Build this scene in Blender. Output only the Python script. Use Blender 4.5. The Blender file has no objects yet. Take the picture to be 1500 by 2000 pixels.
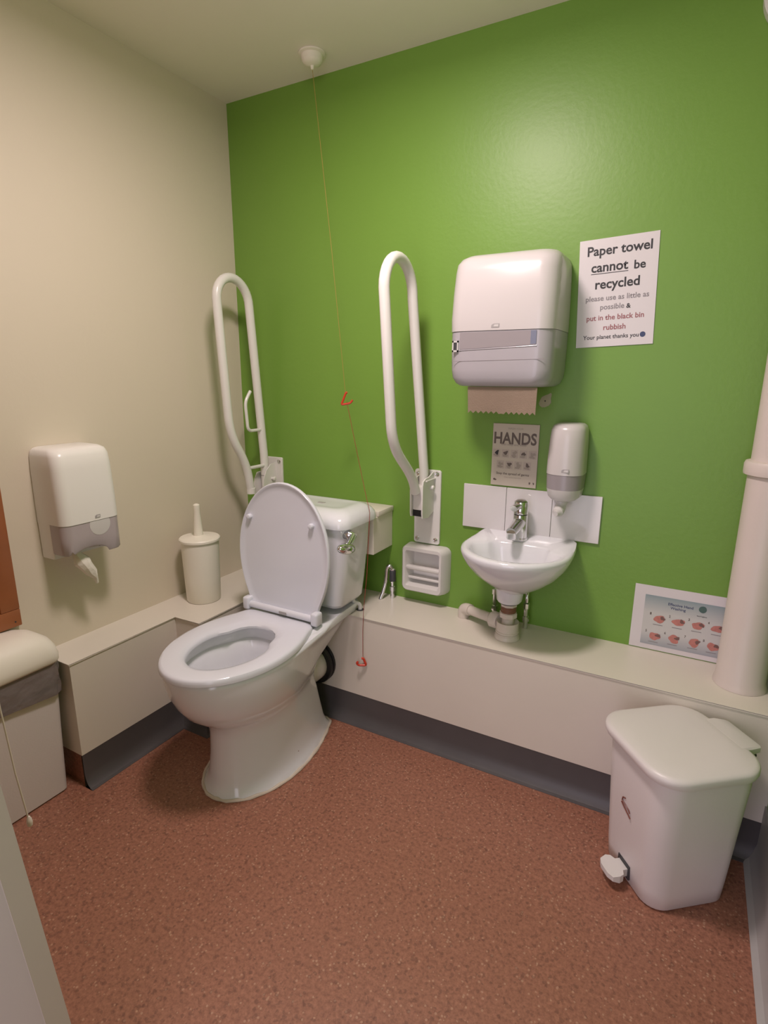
import bpy, bmesh, math, random
from mathutils import Vector, Matrix
random.seed(7)
PI = math.pi
sc = bpy.context.scene
COL = sc.collection

# ------------------------------------------------------------------ camera
cam_d = bpy.data.cameras.new('camera')
cam = bpy.data.objects.new('camera', cam_d)
COL.objects.link(cam)
R = Vector((0.87509735, 0.48392782, 0.00430022))
U = Vector((-0.1186891, 0.20599683, 0.97132806))
F = Vector((-0.46916684, 0.850517, -0.23770424))
M = Matrix(((R.x, U.x, -F.x, 1.68974), (R.y, U.y, -F.y, -1.81864), (R.z, U.z, -F.z, 1.26739), (0, 0, 0, 1)))
cam.matrix_world = M
cam_d.sensor_fit = 'VERTICAL'
cam_d.sensor_height = 24.0
cam_d.sensor_width = 18.0
cam_d.lens = 1090.48 / 2000 * 24.0
cam_d.clip_start = 0.02
sc.camera = cam

# ------------------------------------------------------------------ light and exposure
world = bpy.data.worlds.new('world')
sc.world = world
world.use_nodes = True
world.node_tree.nodes['Background'].inputs[0].default_value = (0.55, 0.62, 0.85, 1)
world.node_tree.nodes['Background'].inputs[1].default_value = 0.25

def area_light(name, loc, size, power, col, direction, shape='DISK', size_y=None):
    d = bpy.data.lights.new(name, 'AREA')
    d.shape = shape
    d.size = size
    if size_y: d.size_y = size_y
    d.energy = power
    d.color = col
    o = bpy.data.objects.new(name, d)
    COL.objects.link(o)
    o.location = loc
    o.rotation_euler = Vector(direction).to_track_quat('-Z', 'Y').to_euler()
    return o
LAMP = (0.99, -0.88, 2.10)
ld_ = bpy.data.lights.new('ceiling_lamp_light', 'POINT')
ld_.energy = 4.0
ld_.shadow_soft_size = 0.10
ld_.color = (1.0, 0.83, 0.82)
lo_ = bpy.data.objects.new('ceiling_lamp_light', ld_)
COL.objects.link(lo_)
lo_.location = LAMP
area_light('ceiling_lamp_downlight', (LAMP[0], LAMP[1], 2.202), 0.26, 19.0, (1.0, 0.83, 0.82), (0, 0, -1))
# cool fill light added in the unseen doorway behind the camera
area_light('doorway_fill', (1.40, -2.47, 1.05), 0.84, 12.0, (0.97, 0.86, 1.0), (0, 1, 0.0), 'RECTANGLE', 1.95)

vs = sc.view_settings
vs.view_transform = 'Standard'
vs.look = 'None'
vs.gamma = 1.0
vs.exposure = -0.10
vs.use_curve_mapping = False

# ------------------------------------------------------------------ materials
def mat(name, col, rough=0.5, metal=0.0, var=0.0, vscale=6.0, bump=0.0, bscale=60.0, coat=0.0, spec=0.5, alpha=1.0, trans=0.0):
    m = bpy.data.materials.new(name)
    m.use_nodes = True
    nt = m.node_tree
    b = nt.nodes['Principled BSDF']
    b.inputs['Base Color'].default_value = (*col, 1)
    b.inputs['Roughness'].default_value = rough
    b.inputs['Metallic'].default_value = metal
    b.inputs['Coat Weight'].default_value = coat
    b.inputs['Coat Roughness'].default_value = 0.08
    b.inputs['Specular IOR Level'].default_value = spec
    b.inputs['Transmission Weight'].default_value = trans
    b.inputs['Alpha'].default_value = alpha
    tc = nt.nodes.new('ShaderNodeTexCoord')
    if var > 0:
        n = nt.nodes.new('ShaderNodeTexNoise')
        n.inputs['Scale'].default_value = vscale
        n.inputs['Detail'].default_value = 4
        nt.links.new(tc.outputs['Object'], n.inputs['Vector'])
        mx = nt.nodes.new('ShaderNodeMix')
        mx.data_type = 'RGBA'
        mx.inputs['A'].default_value = (*[max(0, c * (1 - var)) for c in col], 1)
        mx.inputs['B'].default_value = (*[min(1, c * (1 + var)) for c in col], 1)
        nt.links.new(n.outputs['Fac'], mx.inputs['Factor'])
        nt.links.new(mx.outputs['Result'], b.inputs['Base Color'])
    if bump > 0:
        n2 = nt.nodes.new('ShaderNodeTexNoise')
        n2.inputs['Scale'].default_value = bscale
        n2.inputs['Detail'].default_value = 3
        nt.links.new(tc.outputs['Object'], n2.inputs['Vector'])
        bp = nt.nodes.new('ShaderNodeBump')
        bp.inputs['Strength'].default_value = bump
        bp.inputs['Distance'].default_value = 0.01
        nt.links.new(n2.outputs['Fac'], bp.inputs['Height'])
        nt.links.new(bp.outputs['Normal'], b.inputs['Normal'])
    return m

GREEN = mat('green_paint', (0.172, 0.335, 0.048), 0.42, var=0.05, vscale=3, bump=0.05, bscale=70)
CREAM = mat('magnolia_paint', (0.69, 0.615, 0.50), 0.6, var=0.03, vscale=2, bump=0.04, bscale=60)
CEIL = mat('ceiling_paint', (0.86, 0.81, 0.72), 0.7, var=0.02, bump=0.03)
LEDGE = mat('ledge_gloss_paint', (0.74, 0.69, 0.61), 0.38, var=0.04, vscale=5, bump=0.04, bscale=25)
SKIRT = mat('grey_vinyl', (0.085, 0.078, 0.080), 0.42, var=0.12, vscale=14)
SKIRT_L = mat('pale_grey_vinyl', (0.42, 0.41, 0.40), 0.5, var=0.1, vscale=10)
CERAMIC = mat('white_ceramic', (0.78, 0.79, 0.83), 0.12, var=0.01, coat=0.4)
SEATP = mat('white_seat_plastic', (0.715, 0.73, 0.80), 0.2, coat=0.2)
PLASTIC = mat('white_plastic', (0.71, 0.69, 0.67), 0.28, var=0.015)
DISPW = mat('dispenser_white_plastic', (0.60, 0.57, 0.565), 0.22, var=0.015)
TPW = mat('bright_white_plastic', (0.82, 0.80, 0.77), 0.28)
BINP = mat('white_bin_plastic', (0.74, 0.70, 0.69), 0.36, var=0.015, bump=0.03, bscale=200)
CREAMP = mat('cream_plastic', (0.85, 0.81, 0.72), 0.42, var=0.02)
RAILM = mat('white_coated_steel', (0.75, 0.735, 0.70), 0.3)
GREYP = mat('grey_plastic', (0.43, 0.41, 0.44), 0.2, var=0.04, vscale=12)
DGREYP = mat('smoky_grey_plastic', (0.33, 0.30, 0.315), 0.25, var=0.05)
DGREYP2 = mat('grey_mauve_plastic', (0.44, 0.385, 0.40), 0.22, var=0.05)
CLEARP = mat('pale_translucent_plastic', (0.62, 0.60, 0.59), 0.25)
CHROME = mat('chrome', (0.75, 0.75, 0.76), 0.1, metal=1.0)
BLACK = mat('black_rubber', (0.012, 0.012, 0.013), 0.35)
DARK = mat('dark_grey', (0.05, 0.05, 0.055), 0.5)
BLUEGREY = mat('blue_grey_plastic', (0.20, 0.22, 0.30), 0.3)
LOGOG = mat('logo_grey', (0.38, 0.36, 0.36), 0.4)
RED = mat('red_plastic', (0.60, 0.05, 0.022), 0.35)
REDC = mat('red_cord', (0.32, 0.035, 0.03), 0.7)
CORDM = mat('faded_orange_cord', (0.36, 0.24, 0.05), 0.7)
WHITECORD = mat('white_cord', (0.72, 0.64, 0.58), 0.7)
PAPER = mat('white_paper', (0.72, 0.68, 0.70), 0.35, var=0.015)
CARD = mat('cream_card', (0.56, 0.50, 0.42), 0.5, var=0.03)
TOWEL = mat('brown_paper_towel', (0.50, 0.385, 0.30), 0.9, var=0.06, vscale=40, bump=0.2, bscale=300)
TISSUE = mat('tissue', (0.80, 0.76, 0.68), 0.9, bump=0.2, bscale=80)
BAG = mat('grey_bin_liner', (0.20, 0.175, 0.17), 0.32, var=0.25, vscale=9, bump=0.5, bscale=25)
WOOD = mat('orange_brown_wood', (0.34, 0.115, 0.04), 0.4, var=0.2, vscale=14)
DOORP = mat('door_paint', (0.64, 0.55, 0.57), 0.5, var=0.02)
DOORE = mat('door_edge_paint', (0.55, 0.475, 0.42), 0.5, var=0.03)
PIPEP = mat('painted_pipe', (0.68, 0.60, 0.56), 0.4, var=0.03)
TRAPP = mat('trap_plastic', (0.66, 0.60, 0.53), 0.35, var=0.04)
BROWN = mat('copper_brown', (0.20, 0.09, 0.05), 0.5)
INK = mat('black_ink', (0.025, 0.025, 0.028), 0.5)
GREYINK = mat('grey_ink', (0.26, 0.24, 0.255), 0.5)
REDINK = mat('dull_red_ink', (0.33, 0.12, 0.13), 0.5)
BLUEINK = mat('blue_ink', (0.05, 0.07, 0.16), 0.5)
TEAL = mat('teal_ink', (0.07, 0.13, 0.12), 0.5)
SKIN = mat('pink_ink', (0.52, 0.20, 0.17), 0.5, var=0.25, vscale=120)
SKIND = mat('dark_pink_ink', (0.19, 0.10, 0.09), 0.5)
FAINT = mat('faint_ink', (0.36, 0.31, 0.265), 0.5)
MIDINK = mat('mid_ink', (0.13, 0.10, 0.085), 0.5)
ICONBG = mat('icon_tint', (0.49, 0.42, 0.37), 0.5)
SEAL = mat('silicone', (0.62, 0.54, 0.45), 0.4, var=0.15, vscale=40)
WATER = mat('water', (0.75, 0.78, 0.80), 0.03, spec=0.6)
PLASTER = mat('bare_plaster', (0.42, 0.40, 0.29), 0.8, var=0.12, vscale=60)
BADGE = mat('bin_badge', (0.20, 0.06, 0.045), 0.4)
LAMPGLASS = bpy.data.materials.new('lamp_diffuser')
LAMPGLASS.use_nodes = True
_b = LAMPGLASS.node_tree.nodes['Principled BSDF']
_b.inputs['Base Color'].default_value = (0.8, 0.78, 0.7, 1)
_b.inputs['Emission Color'].default_value = (1, 0.85, 0.68, 1)
_b.inputs['Emission Strength'].default_value = 3.0

def floor_mat():
    m = bpy.data.materials.new('terracotta_safety_vinyl')
    m.use_nodes = True
    nt = m.node_tree
    b = nt.nodes['Principled BSDF']
    b.inputs['Roughness'].default_value = 0.42
    tc = nt.nodes.new('ShaderNodeTexCoord')
    base = nt.nodes.new('ShaderNodeTexNoise')
    base.inputs['Scale'].default_value = 110; base.inputs['Detail'].default_value = 6
    base.inputs['Roughness'].default_value = 0.75
    r1 = nt.nodes.new('ShaderNodeValToRGB')
    r1.color_ramp.elements[0].position = 0.32
    r1.color_ramp.elements[0].color = (0.205, 0.083, 0.052, 1)
    r1.color_ramp.elements[1].position = 0.70
    r1.color_ramp.elements[1].color = (0.43, 0.195, 0.125, 1)
    fl = nt.nodes.new('ShaderNodeTexVoronoi')
    fl.inputs['Scale'].default_value = 160
    fl.inputs['Randomness'].default_value = 1.0
    hue = nt.nodes.new('ShaderNodeSeparateColor')
    nt.links.new(fl.outputs['Color'], hue.inputs[0])
    lt = nt.nodes.new('ShaderNodeMath'); lt.operation = 'GREATER_THAN'; lt.inputs[1].default_value = 0.90
    nt.links.new(hue.outputs[0], lt.inputs[0])
    near = nt.nodes.new('ShaderNodeMath'); near.operation = 'LESS_THAN'; near.inputs[1].default_value = 0.42
    nt.links.new(fl.outputs['Distance'], near.inputs[0])
    both = nt.nodes.new('ShaderNodeMath'); both.operation = 'MULTIPLY'
    nt.links.new(lt.outputs[0], both.inputs[0]); nt.links.new(near.outputs[0], both.inputs[1])
    fac = nt.nodes.new('ShaderNodeMath'); fac.operation = 'MULTIPLY'; fac.inputs[1].default_value = 0.45
    nt.links.new(both.outputs[0], fac.inputs[0])
    dk = nt.nodes.new('ShaderNodeMath'); dk.operation = 'GREATER_THAN'; dk.inputs[1].default_value = 0.90
    nt.links.new(hue.outputs[1], dk.inputs[0])
    dk2 = nt.nodes.new('ShaderNodeMath'); dk2.operation = 'MULTIPLY'; dk2.inputs[1].default_value = 0.34
    nt.links.new(dk.outputs[0], dk2.inputs[0])
    mx = nt.nodes.new('ShaderNodeMix'); mx.data_type = 'RGBA'
    mx.inputs['B'].default_value = (0.58, 0.37, 0.25, 1)
    nt.links.new(r1.outputs[0], mx.inputs['A'])
    nt.links.new(fac.outputs[0], mx.inputs['Factor'])
    mx2 = nt.nodes.new('ShaderNodeMix'); mx2.data_type = 'RGBA'
    mx2.inputs['B'].default_value = (0.085, 0.035, 0.025, 1)
    nt.links.new(mx.outputs['Result'], mx2.inputs['A'])
    nt.links.new(dk2.outputs[0], mx2.inputs['Factor'])
    nt.links.new(mx2.outputs['Result'], b.inputs['Base Color'])
    for n in (base, fl):
        nt.links.new(tc.outputs['Object'], n.inputs['Vector'])
    nt.links.new(base.outputs['Fac'], r1.inputs[0])
    bp = nt.nodes.new('ShaderNodeBump'); bp.inputs['Strength'].default_value = 0.12; bp.inputs['Distance'].default_value = 0.004
    nt.links.new(base.outputs['Fac'], bp.inputs['Height'])
    nt.links.new(bp.outputs['Normal'], b.inputs['Normal'])
    return m
FLOORM = floor_mat()

# a printed sky-blue band design: blue at the printed picture's top and bottom edge
def print_mat():
    m = bpy.data.materials.new('printed_blue_bands')
    m.use_nodes = True
    nt = m.node_tree
    b = nt.nodes['Principled BSDF']; b.inputs['Roughness'].default_value = 0.4
    tc = nt.nodes.new('ShaderNodeTexCoord')
    sp = nt.nodes.new('ShaderNodeSeparateXYZ')
    nt.links.new(tc.outputs['Generated'], sp.inputs[0])
    r = nt.nodes.new('ShaderNodeValToRGB')
    e = r.color_ramp.elements
    e[0].position = 0.0; e[0].color = (0.36, 0.38, 0.42, 1)
    e[1].position = 1.0; e[1].color = (0.27, 0.34, 0.37, 1)
    a = e.new(0.28); a.color = (0.60, 0.585, 0.575, 1)
    a = e.new(0.66); a.color = (0.58, 0.575, 0.56, 1)
    nt.links.new(sp.outputs['Z'], r.inputs[0])
    nt.links.new(r.outputs[0], b.inputs['Base Color'])
    return m
PRINT = print_mat()

# ------------------------------------------------------------------ helpers
def tag(o, label=None, cat=None, group=None, kind=None):
    if label: o['label'] = label
    if cat: o['category'] = cat
    if group: o['group'] = group
    if kind: o['kind'] = kind
    return o

ROOTM = {}
def thing(name, label, cat, loc=(0, 0, 0), rotz=0.0, group=None):
    o = bpy.data.objects.new(name, None)
    COL.objects.link(o)
    o.empty_display_size = 0.05
    o.location = loc
    o.rotation_euler = (0, 0, rotz)
    ROOTM[o] = Matrix.Translation(loc) @ Matrix.Rotation(rotz, 4, 'Z')
    return tag(o, label, cat, group)

def rootm(o):
    while o.parent: o = o.parent
    return ROOTM.get(o, Matrix.Identity(4))

def obj(name, bm, m, parent=None, local=False, smooth=35, label=None):
    """links the bmesh (given in world coordinates unless local) as ONE mesh object"""
    if parent is not None and not local:
        bm.transform(rootm(parent).inverted())
    bmesh.ops.recalc_face_normals(bm, faces=bm.faces)
    me = bpy.data.meshes.new(name)
    bm.to_mesh(me)
    bm.free()
    me.materials.append(m)
    if smooth:
        me.shade_smooth()
        me.set_sharp_from_angle(angle=math.radians(smooth))
    o = bpy.data.objects.new(name, me)
    COL.objects.link(o)
    if parent is not None: o.parent = parent
    if label: o['label'] = label
    return o

def struct(name, bm, m, smooth=35):
    o = obj(name, bm, m, None, smooth=smooth)
    o['kind'] = 'structure'
    return o

def solo(name, bm, m, label, cat, group=None, smooth=35, loc=None):
    """a thing that is one mesh; its origin is put at loc"""
    if loc:
        bm.transform(Matrix.Translation(loc).inverted())
    o = obj(name, bm, m, None, smooth=smooth)
    if loc:
        o.location = loc
        ROOTM[o] = Matrix.Translation(loc)
    return tag(o, label, cat, group)

def NB(): return bmesh.new()

def box(bm, a, b, bev=0.0, seg=2):
    a = Vector(a); b = Vector(b)
    lo = Vector((min(a.x, b.x), min(a.y, b.y), min(a.z, b.z)))
    hi = Vector((max(a.x, b.x), max(a.y, b.y), max(a.z, b.z)))
    r = bmesh.ops.create_cube(bm, size=1.0, matrix=Matrix.Translation((lo + hi) / 2) @ Matrix.Diagonal((*(hi - lo), 1)))
    if bev > 0:
        es = set()
        for v in r['verts']:
            for e in v.link_edges: es.add(e)
        bmesh.ops.bevel(bm, geom=list(es), offset=bev, segments=seg, affect='EDGES', profile=0.5)
    return bm

def loft(bm, rings, cap0=True, cap1=True, closed=True):
    vr = [[bm.verts.new(p) for p in r] for r in rings]
    n = len(vr[0])
    for i in range(len(vr) - 1):
        for j in range(n if closed else n - 1):
            k = (j + 1) % n
            bm.faces.new((vr[i][j], vr[i][k], vr[i + 1][k], vr[i + 1][j]))
    if cap0: bm.faces.new(list(reversed(vr[0])))
    if cap1: bm.faces.new(vr[-1])
    return bm

def lathe(bm, c, prof, n=32, axis='Z', cap=True):
    """prof: list of (radius, offset along axis)"""
    rings = []
    for r, h in prof:
        ring = []
        for k in range(n):
            a = 2 * PI * k / n
            p, q = r * math.cos(a), r * math.sin(a)
            v = {'Z': (p, q, h), 'Y': (p, h, q), 'X': (h, p, q)}[axis]
            ring.append(Vector(c) + Vector(v))
        rings.append(ring)
    return loft(bm, rings, cap, cap)

def tube(bm, pts, r, n=12, cap=True, radii=None):
    pts = [Vector(p) for p in pts]
    rings = []
    up = None
    for i, p in enumerate(pts):
        t = (pts[min(i + 1, len(pts) - 1)] - pts[max(i - 1, 0)]).normalized()
        if up is None:
            up = t.orthogonal().normalized()
        else:
            up = (up - t * up.dot(t)).normalized()
        s = t.cross(up)
        rr = radii[i] if radii else r
        rings.append([p + rr * (math.cos(2 * PI * k / n) * up + math.sin(2 * PI * k / n) * s) for k in range(n)])
    return loft(bm, rings, cap, cap)

def rounded(pts, rad, seg=8):
    """polyline with rounded corners"""
    pts = [Vector(p) for p in pts]
    out = [pts[0]]
    for i in range(1, len(pts) - 1):
        p = pts[i]; a = pts[i - 1] - p; b = pts[i + 1] - p
        r = rad[i] if isinstance(rad, (list, tuple)) else rad
        ra = min(r, a.length * 0.49); rb = min(r, b.length * 0.49)
        A = p + a.normalized() * ra; B = p + b.normalized() * rb
        for k in range(seg + 1):
            t = k / seg
            out.append((1 - t) ** 2 * A + 2 * t * (1 - t) * p + t * t * B)
    out.append(pts[-1])
    return out

def rrect(x0, x1, y0, y1, r, n=6, rs=None):
    """rounded rectangle outline, counter-clockwise; rs = radii of (x1y0, x1y1, x0y1, x0y0)"""
    rs = rs or (r, r, r, r)
    cs = [(x1, y0, -PI / 2, -1, 1), (x1, y1, 0, -1, -1), (x0, y1, PI / 2, 1, -1), (x0, y0, PI, 1, 1)]
    out = []
    for (cx, cy, a0, sx, sy), rr in zip(cs, rs):
        rr = max(rr, 1e-5)
        for k in range(n + 1):
            a = a0 + PI / 2 * k / n
            out.append((cx + sx * rr + rr * math.cos(a), cy + sy * rr + rr * math.sin(a)))
    return out

def bowl(hw, yf, yw, yb, hwb, cx=0.0, N=64, rb=0.03, convex=False):
    """plan outline: half ellipse in front (yf), widest at yw, tapering to hwb at the back yb"""
    pts = []
    h = N // 2
    half = []
    nf = h // 2
    for k in range(nf + 1):
        a = PI / 2 * k / nf
        half.append((hw * math.sin(a), yw - (yw - yf) * math.cos(a)))
    nb = h - nf
    for k in range(1, nb + 1):
        t = k / nb
        if t < 0.6:
            u = t / 0.6
            e = u * u if convex else u * u * (3 - 2 * u)
            y = yw + (yb - rb - yw) * u
            half.append((hw + (hwb - hw) * e, y))
        else:
            a = PI / 2 * (t - 0.6) / 0.4
            r = min(rb, hwb * 0.9)
            if a < PI / 4 + 0.3:
                aa = a / (PI / 4 + 0.3) * PI / 2
                half.append((hwb - r + r * math.cos(aa), yb - r + r * math.sin(aa)))
            else:
                u = (a - (PI / 4 + 0.3)) / (PI / 2 - PI / 4 - 0.3)
                half.append(((hwb - r) * (1 - u), yb))
    full = half + [(-x, y) for x, y in reversed(half[1:-1])]
    return [(cx + x, y) for x, y in full]

def text_bm(body, x0, x1, z0, y, height=None, off=0.0, rot=0.0, origin=None):
    """flat lettering on a wall plane facing -y: left end x0, right end x1, baseline z0"""
    cu = bpy.data.curves.new('lettering', 'FONT')
    cu.body = body
    cu.size = 1.0
    cu.offset = off
    cu.resolution_u = 3
    to = bpy.data.objects.new('lettering', cu)
    COL.objects.link(to)
    me = bpy.data.meshes.new_from_object(to)
    bpy.data.objects.remove(to)
    bpy.data.curves.remove(cu)
    bm = bmesh.new()
    bm.from_mesh(me)
    bpy.data.meshes.remove(me)
    xs = [v.co.x for v in bm.verts]
    a, b = min(xs), max(xs)
    s = (x1 - x0) / (b - a)
    sz = s if height is None else height
    for v in bm.verts:
        v.co = Vector((x0 + (v.co.x - a) * s, y, z0 + v.co.y * sz))
    return bm

def poly(bm, pts, y, thick=0.0):
    """flat polygon (x, z) on a plane facing -y, optionally with thickness towards +y"""
    f = [bm.verts.new((x, y, z)) for x, z in pts]
    bm.faces.new(f)
    if thick:
        bk = [bm.verts.new((x, y + thick, z)) for x, z in pts]
        bm.faces.new(list(reversed(bk)))
        n = len(f)
        for i in range(n):
            bm.faces.new((f[i], bk[i], bk[(i + 1) % n], f[(i + 1) % n]))
    return bm

def blob(cx, cz, rx, rz, n=18, jag=0.15, seed=0):
    rnd = random.Random(seed)
    ph = [rnd.uniform(0, 6.28) for _ in range(3)]
    out = []
    for k in range(n):
        a = 2 * PI * k / n
        s = 1 + jag * (math.sin(2 * a + ph[0]) * .5 + math.sin(3 * a + ph[1]) * .4 + math.sin(5 * a + ph[2]) * .3)
        out.append((cx + rx * s * math.cos(a), cz + rz * s * math.sin(a)))
    return out

# ------------------------------------------------------------------ setting
W, H, YB = 1.975, 2.2584, -2.40
HL, HS, D1 = 0.4287, 0.1158, 0.2412
struct('floor', box(NB(), (-0.1, YB - 0.1, -0.05), (W + 0.1, 0.1, 0)), FLOORM, 0)
struct('ceiling', box(NB(), (-0.1, YB - 0.1, H), (W + 0.1, 0.1, H + 0.05)), CEIL, 0)
struct('wall_back', box(NB(), (0, 0, 0), (W, 0.1, H)), GREEN, 0)
struct('wall_left', box(NB(), (-0.1, YB, 0), (0, 0.1, H)), CREAM, 0)
struct('wall_right', box(NB(), (W, YB, 0), (W + 0.1, 0.1, H)), GREEN, 0)
b = NB()
box(b, (0, YB, 0), (0.965, YB - 0.1, H)); box(b, (1.83, YB, 0), (W, YB - 0.1, H)); box(b, (0.965, YB, 2.05), (1.83, YB - 0.1, H))
struct('wall_front', b, CREAM, 0)

# boxed-in ledge: along the green wall, a deeper part beside the toilet, and along the left wall
out = [(0, 0), (0, -0.954), (0.1464, -0.954), (0.1464, -0.5615), (0.2639, -0.5615), (0.2639, -D1), (W, -D1), (W, 0)]
b = NB()
bot = [b.verts.new((x, y, HS)) for x, y in out]
top = [b.verts.new((x, y, HL - .0045)) for x, y in out]
b.faces.new(top)
b.faces.new(list(reversed(bot)))
for i in range(len(out)):
    j = (i + 1) % len(out)
    b.faces.new((bot[i], bot[j], top[j], top[i]))
struct('trim_1', b, LEDGE, 30)
out2 = [(0, 0), (0, -0.957), (0.1492, -0.957), (0.1492, -0.5643), (0.2667, -0.5643), (0.2667, -D1 - .0028), (W, -D1 - .0028), (W, 0)]
b = NB()
bot = [b.verts.new((x, y, HL - .0045)) for x, y in out2]
top = [b.verts.new((x, y, HL)) for x, y in out2]
b.faces.new(top)
b.faces.new(list(reversed(bot)))
for i in range(len(out2)):
    j = (i + 1) % len(out2)
    b.faces.new((bot[i], bot[j], top[j], top[i]))
es = [e for e in b.edges if all(abs(v.co.z - HL) < 1e-4 and not (v.co.x < 1e-4 and v.co.y > -1e-4) for v in e.verts) and max(v.co.y for v in e.verts) < -0.1 and min(v.co.x for v in e.verts) > 0.0]
bmesh.ops.bevel(b, geom=es, offset=0.0014, segments=2, affect='EDGES')
struct('trim_3', b, LEDGE, 30)

def skirting(path, prof, m, name):
    """vinyl coved skirting: profile (outward offset, z) swept along a path in plan, outward = right of travel"""
    b = NB()
    P = [Vector((x, y)) for x, y in path]
    rings = []
    for i, p in enumerate(P):
        d0 = (P[i] - P[i - 1]).normalized() if i > 0 else (P[1] - P[0]).normalized()
        d1 = (P[i + 1] - P[i]).normalized() if i < len(P) - 1 else d0
        n0 = Vector((d0.y, -d0.x)); n1 = Vector((d1.y, -d1.x))
        m_ = (n0 + n1) / (1 + n0.dot(n1))
        rings.append([(p.x + m_.x * o, p.y + m_.y * o, z) for o, z in prof])
    loft(b, rings, False, False, closed=True)
    struct(name, b, m, 25)
struct('trim_2', box(NB(), (0.0, -0.944, 0.0), (0.142, -0.934, HS - 0.001)), FLOORM, 0)
cove = [(-0.006, 0.0), (-0.006, HS - 0.0005), (-0.001, HS - 0.0005), (-0.001, 0.046), (0.003, 0.028), (0.010, 0.013), (0.020, 0.004), (0.030, 0.0012), (0.030, 0.0)]
skirting([(0.1464, -0.9535), (0.1464, -0.5615), (0.2639, -0.5615), (0.2639, -D1), (W, -D1)], cove, SKIRT, 'baseboard_back')
cove2 = [(0.0, 0.0), (0.0, 0.170), (0.005, 0.170), (0.006, 0.05), (0.011, 0.026), (0.02, 0.010), (0.033, 0.0015), (0.033, 0.0)]
skirting([(W, -D1 - 0.001), (W, YB)], cove2, SKIRT_L, 'baseboard_right')

# ------------------------------------------------------------------ open door leaf at the left
tip = Vector((0.9583, -1.4946)); hinge = Vector((0.955, -2.385))
ud = (tip - hinge).normalized(); nd = Vector((ud.y, -ud.x))
def leaf(bm, s0, s1, t0, t1, z0, z1, bev=0.0):
    c = [hinge + ud * s0 + nd * t0, hinge + ud * s1 + nd * t0, hinge + ud * s1 + nd * t1, hinge + ud * s0 + nd * t1]
    k = .075
    rings = []
    for z in (z0, z1):
        rings.append([(p.x - ud.x * k * (z - .45), p.y - ud.y * k * (z - .45), z) for p in c])
    if s0 == 0:
        rings = [[rings[0][0], rings[0][1], rings[0][2], rings[0][3]], rings[1]]
        for r, z in zip(rings, (z0, z1)):
            r[0] = (c[0].x, c[0].y, z); r[3] = (c[3].x, c[3].y, z)
    return loft(bm, rings)
L_ = (tip - hinge).length
dr = obj('door_1', leaf(NB(), 0, L_ - 0.03, -0.044, 0, 0.01, 2.03), DOORP, None, smooth=0)
dr['kind'] = 'structure'
obj('door_lipping', leaf(NB(), L_ - 0.03, L_, -0.044, 0.0005, 0.01, 2.03), DOORE, dr, local=True, smooth=0, label='beige edge strip of the door')

# ------------------------------------------------------------------ ceiling lamp (above the frame)
t = thing('ceiling_light', 'round white ceiling lamp above the middle of the room', 'lamp', (LAMP[0], LAMP[1], H))
obj('lamp_base', lathe(NB(), (LAMP[0], LAMP[1], 0), [(0.150, H - 0.0005), (0.150, H - 0.03), (0.135, H - 0.045)]), PLASTIC, t)
obj('diffuser', lathe(NB(), (LAMP[0], LAMP[1], 0), [(0.134, H - 0.0435), (0.134, H - 0.046), (0.120, H - 0.05), (0.0001, H - 0.051)], cap=False), LAMPGLASS, t)

# ------------------------------------------------------------------ toilet
TX = 0.53
t = thing('toilet', 'white close-coupled toilet with raised lid standing on the brown floor', 'toilet', (TX, -0.55, 0))
def ring(z, *a, rb=0.03, raise_=0.0, convex=False):
    o = []
    for x, y in bowl(*a, cx=TX, rb=rb, convex=convex):
        s = min(1, max(0, (y + 0.43) / 0.06)); s = s * s * (3 - 2 * s)
        o.append((x, y, z + raise_ * s))
    return o
R_ = 0.012
C_ = dict(convex=True)
lv = [ring(0.000, .150, -.790, -.56, -.285, .095, **C_),
      ring(0.006, .150, -.790, -.56, -.285, .095, **C_),
      ring(0.018, .141, -.781, -.56, -.296, .092, **C_),
      ring(0.05, .129, -.771, -.56, -.312, .090, **C_),
      ring(0.12, .120, -.764, -.56, -.332, .090, **C_),
      ring(0.19, .117, -.762, -.56, -.352, .091, **C_),
      ring(0.228, .119, -.768, -.57, -.366, .093, **C_),
      ring(0.248, .127, -.785, -.585, -.372, .096, **C_),
      ring(0.268, .141, -.812, -.605, -.374, .101, **C_),
      ring(0.295, .157, -.842, -.625, -.368, .108, **C_),
      ring(0.33, .170, -.866, -.64, -.346, .118, **C_),
      ring(0.37, .180, -.884, -.65, -.300, .130),
      ring(0.40, .184, -.891, -.655, -.270, .140),
      ring(0.4295, .185, -.895, -.66, -.250, .150),
      ring(0.4335, .185, -.895, -.66, -.185, .154),
      ring(0.442, .185, -.895, -.66, -.172, .156, raise_=R_),
      ring(0.449, .179, -.889, -.66, -.168, .154, raise_=R_),
      ring(0.4495, .138, -.845, -.67, -.500, .095, rb=.06, **C_),
      ring(0.445, .131, -.838, -.67, -.507, .090, rb=.06, **C_),
      ring(0.425, .134, -.842, -.67, -.505, .092, rb=.06, **C_),
      ring(0.405, .137, -.844, -.67, -.503, .094, rb=.06, **C_),
      ring(0.398, .129, -.834, -.67, -.510, .088, rb=.06, **C_),
      ring(0.35, .115, -.812, -.67, -.515, .078, rb=.05, **C_),
      ring(0.30, .094, -.775, -.65, -.518, .063, rb=.04, **C_),
      ring(0.26, .072, -.73, -.63, -.520, .047, rb=.03, **C_),
      ring(0.225, .05, -.68, -.61, -.53, .03, rb=.02, **C_)]
obj('pan', loft(NB(), lv), CERAMIC, t, smooth=50)
w = [ring(0.268, .074, -.735, -.632, -.520, .049, rb=.03, **C_)]
b = NB(); b.faces.new([b.verts.new(p) for p in w[0]])
obj('water', b, WATER, t)
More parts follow.
